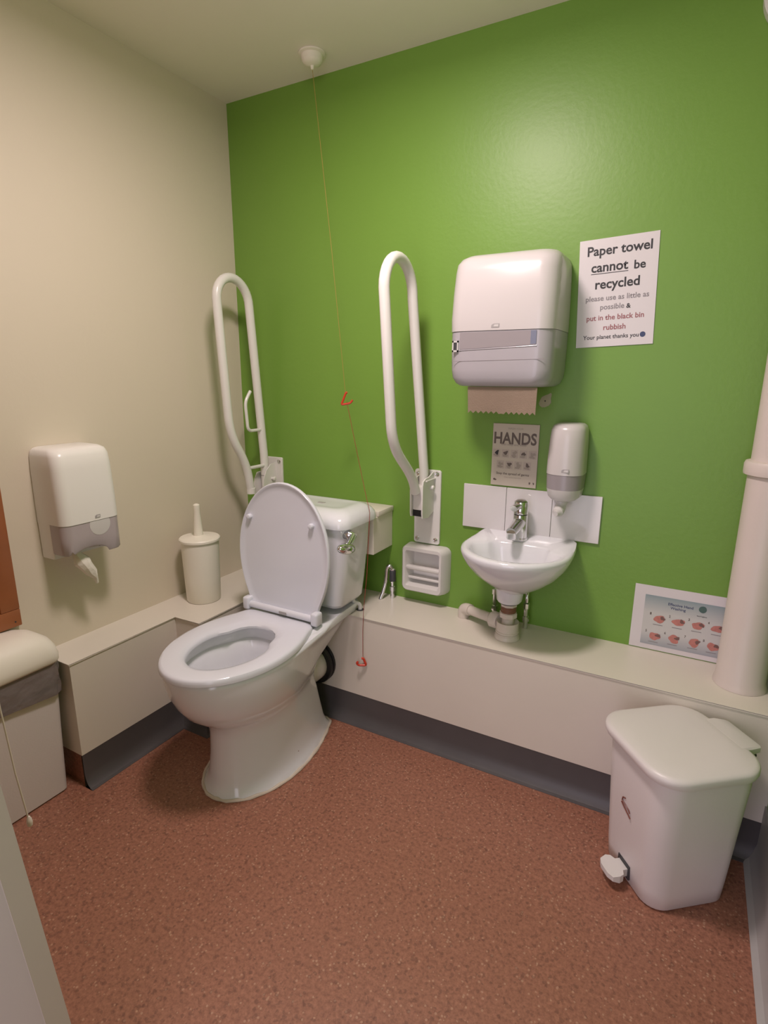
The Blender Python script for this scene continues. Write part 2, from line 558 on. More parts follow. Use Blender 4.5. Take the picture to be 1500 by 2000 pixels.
# silicone bead round the foot
bead = [Vector((x, y, 0.003 + 0.0015 * math.sin(i * 1.7))) for i, (x, y) in enumerate(bowl(.153, -.793, -.56, -.282, .098, cx=TX, convex=True))]
b = NB()
n = len(bead)
rings = []
for i in range(n):
    tdir = (bead[(i + 1) % n] - bead[i - 1]).normalized(); s = tdir.cross(Vector((0, 0, 1)))
    rr = 0.0055 + 0.0018 * math.sin(i * 2.3) * math.sin(i * 0.7)
    rings.append([bead[i] + s * rr * math.cos(2 * PI * k / 8) + Vector((0, 0, rr * 0.9 * math.sin(2 * PI * k / 8))) for k in range(8)])
rings.append(rings[0])
loft(b, rings, False, False)
obj('sealant', b, SEAL, t, label='ragged silicone bead around the foot')
obj('fixing_screw', lathe(NB(), (TX + 0.1235, -0.535, 0.045), [(0.0045, -0.004), (0.0045, 0.005), (0.002, 0.0065)], 12, 'X'), BROWN, t, label='small brown fixing screw')

# seat ring
def seat_ring(b, zb, zt):
    oo = bowl(.189, -.905, -.655, -.430, .150, rb=.05, convex=True)
    ii = bowl(.112, -.826, -.675, -.522, .082, rb=.075, convex=True)
    prof = [(1.0, 0.0), (1.0, 0.006), (0.985, 0.013), (0.95, 0.0175), (0.85, 0.0195), (0.3, 0.0185), (0.08, 0.0145), (0.0, 0.007), (0.0, 0.0)]
    rings = []
    for f, h in prof:
        rings.append([(TX + a[0] * f + c[0] * (1 - f), a[1] * f + c[1] * (1 - f), zb + h) for a, c in zip(oo, ii)])
    rings.append(rings[0])
    loft(b, rings, False, False)
    return b
obj('seat', seat_ring(NB(), 0.4505, 0.469), SEATP, t, smooth=45)

# raised lid
HY, HZ = -0.432, 0.478
tilt = math.radians(2.8)
ev = Vector((0, math.sin(tilt), math.cos(tilt))); en = Vector((0, -math.cos(tilt), math.sin(tilt)))
def lid_ring(scale, inset, depth):
    o = []
    for x, y in bowl(.189 - inset, -(.448 - inset), -.205, -.006 - inset * 0.3, .150 - inset, rb=.035, convex=True):
        p = Vector((TX + x, HY + 0.006, HZ)) + ev * (-y) + en * depth
        o.append(p)
    return o
b = loft(NB(), [lid_ring(1, .014, -.012), lid_ring(1, .004, -.009), lid_ring(1, 0, -.003), lid_ring(1, 0, .004), lid_ring(1, .003, .0075),
                lid_ring(1, .007, .0075), lid_ring(1, .011, .004), lid_ring(1, .03, .002), lid_ring(1, .09, .001)])
lid = obj('lid', b, SEATP, t, smooth=45)
for u, v in ((-.140, .318), (.120, .318)):
    p = Vector((TX + u, HY + .006, HZ)) + ev * v
    q = [p + en * h for h in (0.0, 0.004, 0.011, 0.016, 0.0175)]
    obj('buffer', tube(NB(), q, .01, 14, radii=[.0075, .0095, .0095, .008, .004]), SEATP, lid)
# hinge: bar, two ears, badge
b = tube(NB(), [(TX - .135, HY - .008, HZ + .008), (TX + .135, HY - .008, HZ + .008)], .0115, 16)
obj('hinge_bar', b, SEATP, t)
for s in (-1, 1):
    b = box(NB(), (TX + s * .132, HY - .024, HZ - .012), (TX + s * .160, HY + .012, HZ + .034), .008, 3)
    obj('hinge_ear', b, SEATP, t)
obj('hinge_badge', box(NB(), (TX + .0, HY - .0205, HZ + .002), (TX + .032, HY - .0185, HZ + .013), .001, 1), LOGOG, t, label='small grey badge on the hinge bar')

# cistern
def rr3(x0, x1, y0, y1, z, r, rs=None): return [(x, y, z) for x, y in rrect(x0, x1, y0, y1, r, 6, rs)]
b = NB()
cs = [(.478, .154, -.322, -.160, .03), (.492, .165, -.334, -.154, .035), (.56, .175, -.338, -.152, .038), (.68, .190, -.343, -.151, .042), (.774, .198, -.346, -.151, .045)]
loft(b, [rr3(TX - h, TX + h, y0, y1, z, r) for z, h, y0, y1, r in cs])
cis = obj('cistern', b, CERAMIC, t)
b = NB()
ls = [(.7715, .201, -.350, -.1235, .04), (.774, .207, -.357, -.1180, .045), (.786, .2075, -.358, -.1175, .045), (.800, .204, -.354, -.1195, .045), (.813, .195, -.344, -.126, .045),
      (.823, .181, -.328, -.137, .04), (.8285, .164, -.309, -.150, .036), (.830, .150, -.294, -.162, .03), (.8285, .140, -.283, -.171, .026), (.828, .10, -.26, -.20, .015)]
loft(b, [rr3(TX - h, TX + h, y0, y1, z, r) for z, h, y0, y1, r in ls])
ct = obj('cistern_lid', b, CERAMIC, t)
obj('badge', box(NB(), (.548, -.241, .8265), (.576, -.226, .8295), .001, 1), LOGOG, ct, label='small dark badge set in the cistern lid')
lx = TX + .193
b = lathe(NB(), (lx, -.314, .752), [(.018, -.012), (.018, .006), (.015, .012), (.011, .022), (.009, .028)], 20, 'X')
lever = obj('flush_lever', b, CHROME, t, label='chrome flush lever on the cistern side')
b = tube(NB(), [(lx + .020, -.314, .752), (lx + .026, -.335, .742), (lx + .031, -.360, .730)], .006, 12, radii=[.012, .0115, .011])
obj('lever_arm', b, CHROME, lever)
b = NB()
bmesh.ops.create_uvsphere(b, u_segments=24, v_segments=12, radius=1.0, matrix=Matrix.Translation((lx + .032, -.374, .725)) @ Matrix.Rotation(math.radians(-14), 4, 'X') @ Matrix.Diagonal((.021, .046, .019, 1)))
obj('lever_paddle', b, CHROME, lever)

# soil outlet
b = lathe(NB(), (TX, 0, .212), [(.062, -.385), (.064, -.31), (.066, -.305), (.066, -.268), (.064, -.262)], 32, 'Y')
obj('outlet_connector', b, PLASTIC, t, label='white pan connector behind the foot')
b = lathe(NB(), (TX, 0, .212), [(.072, -.272), (.083, -.272), (.086, -.266), (.086, -.260), (.081, -.257), (.081, -.252), (.086, -.250), (.086, -.2425), (.070, -.2425)], 32, 'Y')
obj('outlet_collar', b, BLACK, t, label='black rubber collar on the outlet')

# ------------------------------------------------------------------ boxing behind the cistern
t = thing('boxing_shelf', 'small white boxed shelf on the green wall behind the cistern', 'boxing', (TX, -.078, .63))
obj('box_panel', box(NB(), (.326, -.146, .633), (.724, -.0005, .7702), .002, 1), LEDGE, t)
obj('top_board', box(NB(), (.322, -.1165, .7705), (.729, -.0005, .790), .003, 2), LEDGE, t)

# ------------------------------------------------------------------ basin
t = thing('wash_basin', 'small white wash basin with rounded front on the green wall', 'basin', (1.24, -.15, .60))
BX = 1.243
def br(z, hw, yf, yw, yb, hwb, rb=.02, up=0.0, convex=True):
    o = []
    for x, y in bowl(hw, yf, yw, yb, hwb, cx=BX, rb=rb, convex=convex):
        s = min(1, max(0, (y + .06) / .05)); o.append((x, y, z + up * s))
    return o
lv = [br(.600, .046, -.185, -.135, -.088, .04), br(.610, .062, -.205, -.14, -.065, .055), br(.632, .095, -.238, -.145, -.035, .085), br(.662, .130, -.275, -.15, -.012, .12),
      br(.695, .156, -.305, -.15, -.004, .145), br(.720, .168, -.320, -.15, -.002, .158), br(.734, .1715, -.324, -.15, -.002, .162), br(.742, .169, -.321, -.15, -.002, .160, up=.006),
      br(.745, .162, -.313, -.15, -.005, .153, up=.008),
      br(.742, .146, -.294, -.165, -.088, .10, rb=.035), br(.735, .140, -.287, -.167, -.094, .096, rb=.035), br(.71, .130, -.277, -.17, -.100, .09, rb=.035),
      br(.675, .113, -.258, -.172, -.108, .078, rb=.03), br(.648, .086, -.232, -.175, -.118, .06, rb=.03), br(.634, .05, -.205, -.177, -.135, .04), br(.630, .018, -.183, -.165, -.147, .015, rb=.01)]
bas = obj('bowl', loft(NB(), lv), CERAMIC, t, smooth=50)
obj('waste', lathe(NB(), (BX, -.166, .630), [(.020, 0), (.020, .003), (.015, .0045)], 24), CHROME, t)
b = lathe(NB(), (1.228, -.137, 0), [(.047, .612), (.044, .590), (.041, .563), (.036, .556)], 28)
obj('outlet_boss', b, CERAMIC, t)

t = thing('tap', 'chrome mixer tap standing at the back of the basin', 'tap', (1.227, -.058, .748))
tx, ty = 1.227, -.058
obj('tap_base', lathe(NB(), (tx, ty, 0), [(.027, .7455), (.027, .752), (.025, .754)], 28), CHROME, t)
obj('tap_body', lathe(NB(), (tx, ty, 0), [(.0245, .753), (.0235, .79), (.0235, .830)], 28), CHROME, t)
b = NB()
p_ = Vector((tx, ty - .006, .806)); q_ = Vector((tx - .006, ty - .078, .786))
pts = [p_.lerp(q_, k / 6) for k in range(7)]
tube(b, pts, .015, 18, radii=[.021 - .0045 * k / 6 for k in range(7)])
sp = obj('spout', b, CHROME, t)
obj('spout_nozzle', lathe(NB(), (tx - .006, ty - .074, 0), [(.0135, .764), (.015, .767), (.015, .786)], 20), CHROME, sp)
obj('gap_ring', lathe(NB(), (tx, ty, 0), [(.021, .829), (.021, .834)], 24), BLACK, t, label='dark gap under the tap lever')
b = lathe(NB(), (tx, ty, 0), [(.0235, .833), (.0245, .842), (.0245, .862), (.022, .873), (.014, .879), (.001, .881)], 28)
hd = obj('lever_head', b, CHROME, t)
pts = [(tx, ty - .008, .858), (tx - .006, ty - .034, .862), (tx - .010, ty - .052, .858)]
b = tube(NB(), rounded(pts, .02, 4), .013, 14)
for v in b.verts: v.co.z = .858 + (v.co.z - .858) * .8
obj('lever_handle', b, CHROME, hd)

# bottle trap under the basin
t = thing('bottle_trap', 'cream plastic bottle trap and waste pipe under the basin', 'pipe', (1.228, -.137, HL))
cx, cy = 1.228, -.137
obj('seal_ring', lathe(NB(), (cx, cy, 0), [(.030, .5565), (.030, .551)], 24), BLACK, t)
obj('top_nut', lathe(NB(), (cx, cy, 0), [(.0265, .551), (.0265, .541), (.024, .540)], 8), TRAPP, t)
obj('thread', lathe(NB(), (cx, cy, 0), [(.0235, .541), (.0255, .538), (.0235, .534), (.0255, .530), (.0235, .526), (.0255, .522), (.0235, .519)], 24), BROWN, t, label='brown threaded tailpiece')
obj('lower_nut', lathe(NB(), (cx, cy, 0), [(.024, .520), (.029, .517), (.029, .503), (.024, .500)], 8), TRAPP, t)
obj('tail_pipe', lathe(NB(), (cx, cy, 0), [(.0195, .505), (.0195, .478)], 24), TRAPP, t)
b = lathe(NB(), (cx, cy, 0), [(.022, .478), (.031, .485), (.036, .486), (.0365, .455), (.0385, .4545), (.0385, .4515), (.0365, .451), (.0365, .4475), (.039, .447), (.039, .4445), (.0365, .444), (.041, .438), (.042, HL + .0005)], 32)
cup = obj('cup', b, TRAPP, t)
elb = Vector((1.044, -.055, .463))
st = Vector((cx - .03, cy + .01, .474))
dr_ = (elb - st).normalized()
obj('side_nut', tube(NB(), [st, st + dr_ * .008, st + dr_ * .03, st + dr_ * .038], .03, 10, radii=[.024, .0285, .0285, .022]), TRAPP, t)
pts = rounded([st + dr_ * .03, elb, (elb.x, elb.y, HL + .0005)], .022, 8)
obj('waste_pipe', tube(NB(), pts[:2], .0165, 18), TRAPP, t)
b = tube(NB(), [elb - dr_ * .034] + pts[1:], .0205, 20)
obj('elbow', b, TRAPP, t)

# isolating valves and hoses
def supply(name, label, pts, hr, vz0, vz1, vx, vy, blackgrip=False):
    t = thing(name, label, 'valve', (vx, vy, HL))
    obj('hose', tube(NB(), rounded(pts, .03, 6), hr, 12), CHROME, t)
    obj('valve_body', lathe(NB(), (vx, vy, 0), [(.008, HL + .0005), (.008, vz0), (.0115, vz0), (.0115, vz0 + .018), (.008, vz0 + .02), (.008, vz1 - .02), (.0115, vz1 - .018), (.0115, vz1), (.007, vz1 + .003)], 8), CHROME, t)
    if blackgrip:
        obj('grip', lathe(NB(), (vx, vy, 0), [(.0125, vz0 + .040), (.0125, vz1 - .006), (.009, vz1)], 12), DARK, t, label='dark blue-black sleeve')
    return t
supply('isolating_valve', 'chrome supply pipe with dark sleeve rising from the ledge behind the cistern',
       [(.742, -.030, .545), (.735, -.034, .563), (.722, -.040, .556), (.720, -.042, .50), (.712, -.052, .455), (.706, -.062, HL + .001)], .0072, .46, .548, .742, -.030, True)
supply('isolating_valve', 'chrome supply valve behind the bottle trap, right of the trap', [(1.262, -.040, .515), (1.262, -.040, .545), (1.262, -.030, .560)], .006, .455, .520, 1.262, -.040)
supply('isolating_valve', 'chrome supply valve in the basin shadow, left of the trap', [(1.150, -.035, .53), (1.152, -.037, .548), (1.16, -.03, .560)], .006, .47, .548, 1.150, -.035)
# cistern inlet pipe
t = thing('inlet_pipe', 'thin white pipe dropping from the cistern bottom into the ledge', 'pipe', (.700, -.185, HL))
obj('pipe', tube(NB(), rounded([(.672, -.205, .486), (.672, -.205, .462), (.690, -.185, .452), (.690, -.185, HL + .0005)], .012, 5), .0075, 12), PLASTIC, t)
obj('floor_cover', lathe(NB(), (.690, -.185, HL), [(.015, .0003), (.014, .0015), (.008, .002)], 16), DARK, t, label='dark hole edge round the pipe')

# ------------------------------------------------------------------ splashback tiles
for k in range(3):
    x0 = 1.0085 + .1527 * k
    b = box(NB(), (x0 + .0007, -.008, .7506), (x0 + .152, -.0005, .9033), .0012, 1)
    solo('splashback_tile', b, mat_tile if k else (globals().__setitem__('mat_tile', mat('white_glazed_tile', (0.70, 0.68, 0.68), 0.14, coat=.3)) or mat_tile),
         ['white square splashback tile at the left end of the row', 'white square splashback tile in the middle, behind the tap', 'white square splashback tile at the right end, below the soap dispenser'][k], 'tile', 'splashback tiles behind the basin', loc=(x0 + .076, 0, .7506))

# ------------------------------------------------------------------ dispensers
def emblem(bm, cx, y, cz, w, h):
    pts = [(cx - w / 2, cz - h / 2), (cx + w * .42, cz - h / 2), (cx + w / 2, cz - h * .3), (cx + w / 2, cz + h / 2), (cx - w * .2, cz + h / 2), (cx - w * .42, cz + h * .3), (cx - w / 2, cz)]
    return poly(bm, pts, y, .0012)
def emblem_parts(parent, cx, y, cz, w, h, xform=None):
    b = emblem(NB(), cx, y, cz, w, h)
    if xform: b.transform(xform)
    e = obj('emblem', b, LOGOG, parent, smooth=0, label='small grey maker\'s emblem')
    b = poly(NB(), [(cx - w * .22, cz - h * .28), (cx + w * .38, cz - h * .28), (cx + w * .40, cz + h * .28), (cx - w * .1, cz + h * .28)], y - .0006, .0006)
    if xform: b.transform(xform)
    obj('emblem_face', b, CLEARP, e, smooth=0)

# paper towel dispenser
t = thing('paper_towel_dispenser', 'large white and grey paper towel dispenser on the green wall beside the printed notice', 'dispenser', (1.165, -.1, 1.236))
def dis(z, x0, x1, d, r, yb=-.001): return [(x, y, z) for x, y in rrect(x0, x1, -d, yb, r, 8, rs=(r, .004, .004, r))]
b = NB()
loft(b, [dis(1.3945, 1.008, 1.322, .200, .05), dis(1.43, 1.007, 1.322, .200, .05), dis(1.50, 1.008, 1.321, .193, .05), dis(1.56, 1.010, 1.319, .184, .05), dis(1.585, 1.012, 1.317, .177, .05),
         dis(1.600, 1.020, 1.310, .165, .05), dis(1.609, 1.032, 1.298, .145, .045), dis(1.613, 1.050, 1.280, .12, .04)])
obj('cover', b, DISPW, t, smooth=50)
b = NB()
loft(b, [dis(1.2365, 1.040, 1.290, .172, .04), dis(1.2385, 1.032, 1.298, .180, .045), dis(1.246, 1.021, 1.309, .188, .05), dis(1.262, 1.013, 1.317, .194, .05), dis(1.285, 1.010, 1.320, .196, .05), dis(1.34, 1.009, 1.321, .198, .05), dis(1.3935, 1.009, 1.321, .198, .05)])
lo = obj('lower_cover', b, GREYP, t, smooth=50, label='translucent grey lower cover')
obj('seam', loft(NB(), [dis(1.3925, 1.0095, 1.3205, .1975, .05), dis(1.396, 1.0095, 1.3205, .1975, .05)]), DARK, t)
obj('paper_window', poly(NB(), [(1.050, 1.343), (1.276, 1.353), (1.276, 1.391), (1.050, 1.391)], -.1992, .001), DGREYP, lo, smooth=0, label='smoky window with the paper roll behind it')
obj('window_tab', poly(NB(), [(1.260, 1.354), (1.276, 1.3545), (1.276, 1.391), (1.260, 1.391)], -.1996, .0006), BLUEGREY, lo, smooth=0, label='bluish strip at the window end')
b = NB()
for (x0, x1, z0, z1) in ((1.027, 1.046, 1.336, 1.341), (1.027, 1.046, 1.363, 1.368), (1.027, 1.031, 1.336, 1.368), (1.042, 1.046, 1.336, 1.368)):
    box(b, (x0, -.2005, z0), (x1, -.193, z1))
obj('lock_frame', b, CLEARP, lo, smooth=0)
obj('lock_slot', box(NB(), (1.031, -.1990, 1.341), (1.042, -.193, 1.363)), DARK, lo, smooth=0)
obj('moulded_line', tube(NB(), [(1.048, -.1982, 1.3400), (1.278, -.1982, 1.3500)], .0016, 8), GREYP, lo)
obj('moulded_line', tube(NB(), [(1.028, -.1972, 1.309), (1.300, -.1972, 1.314)], .0007, 6), DGREYP, lo)
emblem_parts(t, 1.157, -.2008, 1.407, .024, .011)
# the hanging paper
b = NB()
nx = 26; nz = 6
x0, x1 = 1.071, 1.282
grid = []
for j in range(nz + 1):
    row = []
    for i in range(nx + 1):
        u = i / nx
        zb = 1.160 + (0.004 if i % 2 else -0.0035) + (-.006 if i == 13 else 0)
        z = 1.2355 + (zb - 1.2355) * j / nz
        row.append(b.verts.new((x0 + (x1 - x0) * u + .004 * (j / nz) * (1 - u), -.1735 + .005 * math.sin(u * 5) * j / nz, z)))
    grid.append(row)
for j in range(nz):
    for i in range(nx): b.faces.new((grid[j][i], grid[j][i + 1], grid[j + 1][i + 1], grid[j + 1][i]))
r = bmesh.ops.solidify(b, geom=list(b.faces), thickness=.0006)
solo('paper_towel', b, TOWEL, 'brown paper towel with a zigzag torn edge hanging out of the dispenser', 'paper towel', loc=(1.17, -.165, 1.16))

# soap dispenser
t = thing('soap_dispenser', 'slim white soap dispenser with grey band above the right splashback tile', 'dispenser', (1.356, -.055, .85))
def sd(z, x0, x1, d, r): return dis(z, x0, x1, d, r, -.0085)
b = loft(NB(), [sd(.9765, 1.3015, 1.412, .112, .05), sd(1.02, 1.302, 1.411, .112, .05), sd(1.08, 1.304, 1.410, .108, .05), sd(1.11, 1.306, 1.408, .103, .048), sd(1.122, 1.311, 1.403, .097, .043), sd(1.128, 1.320, 1.394, .085, .035), sd(1.1295, 1.333, 1.381, .07, .02)])
obj('cover', b, DISPW, t, smooth=50)
obj('window_band', loft(NB(), [sd(.930, 1.3045, 1.409, .109, .048), sd(.976, 1.3025, 1.411, .111, .05)]), DGREYP, t, label='smoky grey window band')
b = loft(NB(), [sd(.893, 1.330, 1.384, .09, .025), sd(.896, 1.320, 1.394, .097, .035), sd(.905, 1.310, 1.404, .105, .045), sd(.930, 1.3045, 1.409, .109, .048)])
obj('bottom_cup', b, CLEARP, t, smooth=50)
b = NB()
pts = rounded([(1.352, -.060, .896), (1.352, -.060, .872), (1.350, -.080, .858), (1.346, -.105, .856)], .012, 5)
tube(b, pts, .012, 14, radii=[.019] * 2 + [.017] * (len(pts) - 4) + [.012, .008])
obj('pump_nozzle', b, CLEARP, t)
emblem_parts(t, 1.366, -.1125, .991, .022, .011)

# toilet paper dispenser on the left wall (built facing -y, then turned to face +x)
t = thing('toilet_paper_dispenser', 'white toilet paper dispenser with grey bottom on the left wall above the ledge', 'dispenser', (.065, -.812, .73))
TURN = Matrix.Translation((0, -.812, 0)) @ Matrix.Rotation(PI / 2, 4, 'Z')   # local -y -> +x, local +x -> +y
hw = .0945
def tp(z, h, d, r, h0=None): return [(x, y, z) for x, y in rrect(-h, h, -d, -.001, r, 8, rs=(r, .004, .004, r))]
b = loft(NB(), [tp(.836, hw, .132, .03), tp(.90, hw, .131, .03), tp(1.00, hw - .001, .126, .03), tp(1.035, hw - .003, .122, .03), tp(1.050, hw - .007, .114, .03), tp(1.057, hw - .016, .10, .03), tp(1.060, hw - .03, .08, .025)])
b.transform(TURN)
obj('cover', b, TPW, t, smooth=50)
b = loft(NB(), [tp(.727, hw - .002, .062, .004), tp(.8355, hw - .001, .064, .004)])
b.transform(TURN)
obj('back_box', b, TPW, t, smooth=30)
# grey front with an arched mouth in its lower edge
b = NB()
rings = []
for v in (0.0, 0.04, 0.5, 1.0):
    ringv = []
    o = []
    src = rrect(-hw + .001, hw - .001, -.130, -.062, .028, 8, rs=(.028, .001, .001, .028))
    fine = []
    for k, q in enumerate(src):
        q2 = src[(k + 1) % len(src)]
        n_ = 24 if abs(q2[0] - q[0]) > .05 else 1
        for m_ in range(n_): fine.append((q[0] + (q2[0] - q[0]) * m_ / n_, q[1] + (q2[1] - q[1]) * m_ / n_))
    for x, y in fine:
        u = x / hw
        zb = .732 + (.026 * max(0, 1 - (abs(u + .20) / .66) ** 2) ** .5) + (.012 if u < -.8 else 0)
        k_ = .965 if v == 0 else 1.0
        ringv.append((x * k_, -.062 + (y + .062) * k_, zb + (.8355 - zb) * v))
    rings.append(ringv)
loft(b, rings)
b.transform(TURN)
fr = obj('front_window', b, DGREYP2, t, smooth=45, label='smoky grey window in the lower front')
b = lathe(NB(), (.02, -.129, .822), [(.034, -.0008), (.034, -.0016), (.032, -.0019)], 28, 'Y')
bmesh.ops.bisect_plane(b, geom=b.verts[:] + b.edges[:] + b.faces[:], plane_co=(0, 0, .8345), plane_no=(0, 0, 1), clear_outer=True)
b.transform(TURN)
obj('roll_end', b, CLEARP, fr, label='pale end of the roll seen through the window')
emblem_parts(t, .014, -.1330, .848, .017, .010, TURN)
b = NB()
pts = [(.078, -.850, .748), (.082, -.846, .728), (.088, -.838, .708), (.090, -.828, .690), (.092, -.816, .668), (.093, -.806, .646), (.093, -.800, .628)]
tube(b, pts, .01, 10, radii=[.012, .017, .021, .023, .015, .010, .004])
for v in b.verts:
    v.co += Vector((.0, .005 * math.sin(v.co.z * 160), .0025 * math.sin(v.co.y * 300)))
solo('toilet_tissue', b, TISSUE, 'twisted white tissue hanging out of the toilet paper dispenser', 'tissue', loc=(.085, -.83, .62), smooth=30)

# ------------------------------------------------------------------ printed notices
def sheet(name, label, cat, x0, z0, w, h, m, rot=0.0, th=.0012):
    t = thing(name, label, cat, (x0, 0, z0))
    b = box(NB(), (x0, -.001 - th, z0), (x0 + w, -.001, z0 + h))
    return t, b
SX, SZ, SA = 1.3471, 1.3497, 0.0422
ROT = Matrix.Translation((SX, 0, SZ)) @ Matrix.Rotation(-SA, 4, 'Y') @ Matrix.Translation((-SX, 0, -SZ))
t = thing('notice', 'white laminated notice about paper towels, right of the towel dispenser', 'sign', (SX, 0, SZ))
b = box(NB(), (SX, -.0025, SZ), (SX + .21, -.0008, SZ + .297)); b.transform(ROT)
obj('sheet', b, PAPER, t, smooth=0)
for body, u0, u1, vb, m, off in [('Paper towel', .0224, .1932, .2535, INK, .022), ('cannot', .0345, .1335, .2085, INK, .022), ('be', .1490, .1788, .2065, INK, .022), ('recycled', .0474, .1659, .1622, INK, .022),
                                 ('please use as little as', .0227, .1922, .1290, GREYINK, .016), ('possible', .0639, .1290, .1040, GREYINK, .016), ('&', .1345, .1464, .1030, INK, .022),
                                 ('put in the black bin', .0274, .1825, .0748, REDINK, .018), ('rubbish', .0753, .1356, .0468, REDINK, .018), ('Your planet thanks you', .0197, .1720, .0220, INK, .012)]:
    b = text_bm(body, SX + u0, SX + u1, SZ + vb, -.0029, off=off); b.transform(ROT)
    obj('lettering', b, m, t, smooth=0)
b = poly(NB(), [(SX + .0342, SZ + .2022), (SX + .1343, SZ + .2022), (SX + .1343, SZ + .2040), (SX + .0342, SZ + .2040)], -.0029); b.transform(ROT)
obj('underline', b, INK, t, smooth=0)
b = poly(NB(), [(SX + .182 + .0075 * math.cos(a * PI / 12), SZ + .0275 + .0075 * math.sin(a * PI / 12)) for a in range(24)], -.0029); b.transform(ROT)
obj('smiley', b, BLUEINK, t, smooth=0)

t = thing('notice', 'small cream hand washing card above the tiles, left of the soap dispenser', 'sign', (1.103, 0, .9085))
hx, hz, hwid, hh = 1.1035, .9085, .1535, .207
obj('card', box(NB(), (hx, -.006, hz), (hx + hwid, -.0008, hz + hh), .001, 1), CARD, t, smooth=0)
HP = lambda u, v: (hx + hwid * u, hz + hh * (1 - v))
def htext(body, u0, u1, vb, m, off=0.0, hgt=None):
    x0, z = HP(u0, vb); x1, _ = HP(u1, vb)
    obj('lettering', text_bm(body, x0, x1, z, -.0064, hgt, off), m, t, smooth=0)
htext('WASH YOUR', .33, .66, .09, FAINT)
htext('HANDS', .035, .955, .315, MIDINK, .028, .052)
htext('with soap and water', .19, .76, .345, FAINT, .01)
htext('Stop the spread of germs', .12, .84, .815, MIDINK, .014)
htext('Clean hands every time', .30, .67, .866, FAINT, .004)
for row, (n, u0, du, v0) in enumerate([(5, .105, .195, .475), (4, .20, .195, .655)]):
    for k in range(n):
        x, z = HP(u0 + du * k, v0)
        i_ = obj('pictogram', poly(NB(), [(x - .0125, z - .0135), (x + .0125, z - .0135), (x + .0125, z + .0135), (x - .0125, z + .0135)], -.0063), ICONBG, t, smooth=0)
        mm = INK if (row == 0 and k == 0) else (MIDINK if k % 2 else FAINT)
        obj('hand_shape', poly(NB(), blob(x + .001, z + .002, .0070 - .001 * (k % 2), .0062 + .001 * (k % 3), seed=k + row * 7, jag=.5), -.0066), mm, i_, smooth=0)
        obj('sleeve_shape', poly(NB(), blob(x - .001, z - .007, .0085, .0045, seed=k + 40 + row, jag=.3), -.0065), FAINT, i_, smooth=0)
for u, v, w_ in ((.09, .905, .011), (.86, .925, .006), (.945, .925, .005)):
    x, z = HP(u, v)
    obj('logo_mark', poly(NB(), blob(x, z, w_ / 2, .0035, seed=int(u * 100), jag=.3), -.0064), MIDINK, t, smooth=0)

t = thing('notice', 'landscape hand washing poster standing on the ledge, partly behind the pipe', 'sign', (1.5865, 0, .4320))
px_, pz_ = 1.5865, .4320
obj('sheet', box(NB(), (px_, -.0025, pz_), (px_ + .297, -.0008, pz_ + .2095)), PAPER, t, smooth=0)
obj('picture', box(NB(), (1.618, -.0030, .448), (1.868, -.0024, .6115)), PRINT, t, smooth=0)
obj('lettering', text_bm('Effective Hand', 1.683, 1.7505, .588, -.0034, None, .012), BLUEINK, t, smooth=0)
obj('lettering', text_bm('Washing', 1.690, 1.7315, .5765, -.0034, None, .012), BLUEINK, t, smooth=0)
obj('globe_mark', poly(NB(), blob(1.7755, .5925, .0105, .0105, jag=.04), -.0034), TEAL, t, smooth=0)
obj('logo_lettering', text_bm('hand hygiene', 1.7625, 1.7885, .5690, -.0034, None, .012), INK, t, smooth=0)
for k, (x, z) in enumerate([(1.662, .537), (1.715, .538), (1.767, .539), (1.819, .540), (1.655, .478), (1.708, .481), (1.763, .482), (1.813, .481)]):
    pg = obj('pictogram', poly(NB(), blob(x + .002, z, .0165 - .002 * (k > 3), .0115 + .002 * (k > 3), seed=k, jag=.22), -.0034), SKIN, t, smooth=0)
    obj('pictogram_shade', poly(NB(), blob(x + .011, z + .004, .0065, .0060, seed=k + 9, jag=.4), -.0037), SKIND, pg, smooth=0)
    obj('number', text_bm(str(k + 1), x - .0255, x - .0215, z + .011, -.0036, .011, .01), MIDINK, t, smooth=0)
    obj('caption', poly(NB(), [(x - .014, z - .0205), (x + .013, z - .0205), (x + .013, z - .0185), (x - .014, z - .0185)], -.0034), GREYINK, t, smooth=0)

# bare plaster patch on the green wall
pp = [(1.250, 1.176), (1.258, 1.171), (1.268, 1.172), (1.279, 1.177), (1.2855, 1.186), (1.284, 1.199), (1.2855, 1.211), (1.283, 1.217), (1.275, 1.212), (1.264, 1.208), (1.255, 1.203), (1.2505, 1.193), (1.2475, 1.183)]
o = solo('plaster_patch', poly(NB(), pp, -.0016, .0012), PLASTER, 'small bare patch with a screw hole on the green wall under the towel dispenser', 'wall patch', loc=(1.266, 0, 1.171), smooth=0)
obj('screw_hole', poly(NB(), blob(1.2665, 1.191, .0022, .0026, 10, 0), -.0019), INK, o, smooth=0)

# ------------------------------------------------------------------ moulded holder on the green wall
t = thing('soap_tray', 'white recessed wall tray with two shelves under the right grab rail plate', 'soap tray', (.878, 0, .479))
def hr(y, x0, x1, z0, z1, r): return [(x, y, z) for x, z in rrect(x0, x1, z0, z1, r, 6)]
b = loft(NB(), [hr(-.001, .786, .968, .478, .660, .024), hr(-.020, .787, .966, .479, .659, .024), hr(-.045, .790, .955, .482, .658, .022), hr(-.052, .796, .950, .487, .653, .018),
                hr(-.052, .806, .942, .503, .641, .008), hr(-.047, .808, .941, .505, .639, .008), hr(-.008, .822, .932, .517, .632, .006)])
obj('tray_frame', b, PLASTIC, t, smooth=45)
obj('shelf_bar', box(NB(), (.806, -.050, .566), (.943, -.028, .582), .006, 3), PLASTIC, t)
obj('shelf_lip', box(NB(), (.812, -.040, .528), (.941, -.012, .538), .004, 3), PLASTIC, t)

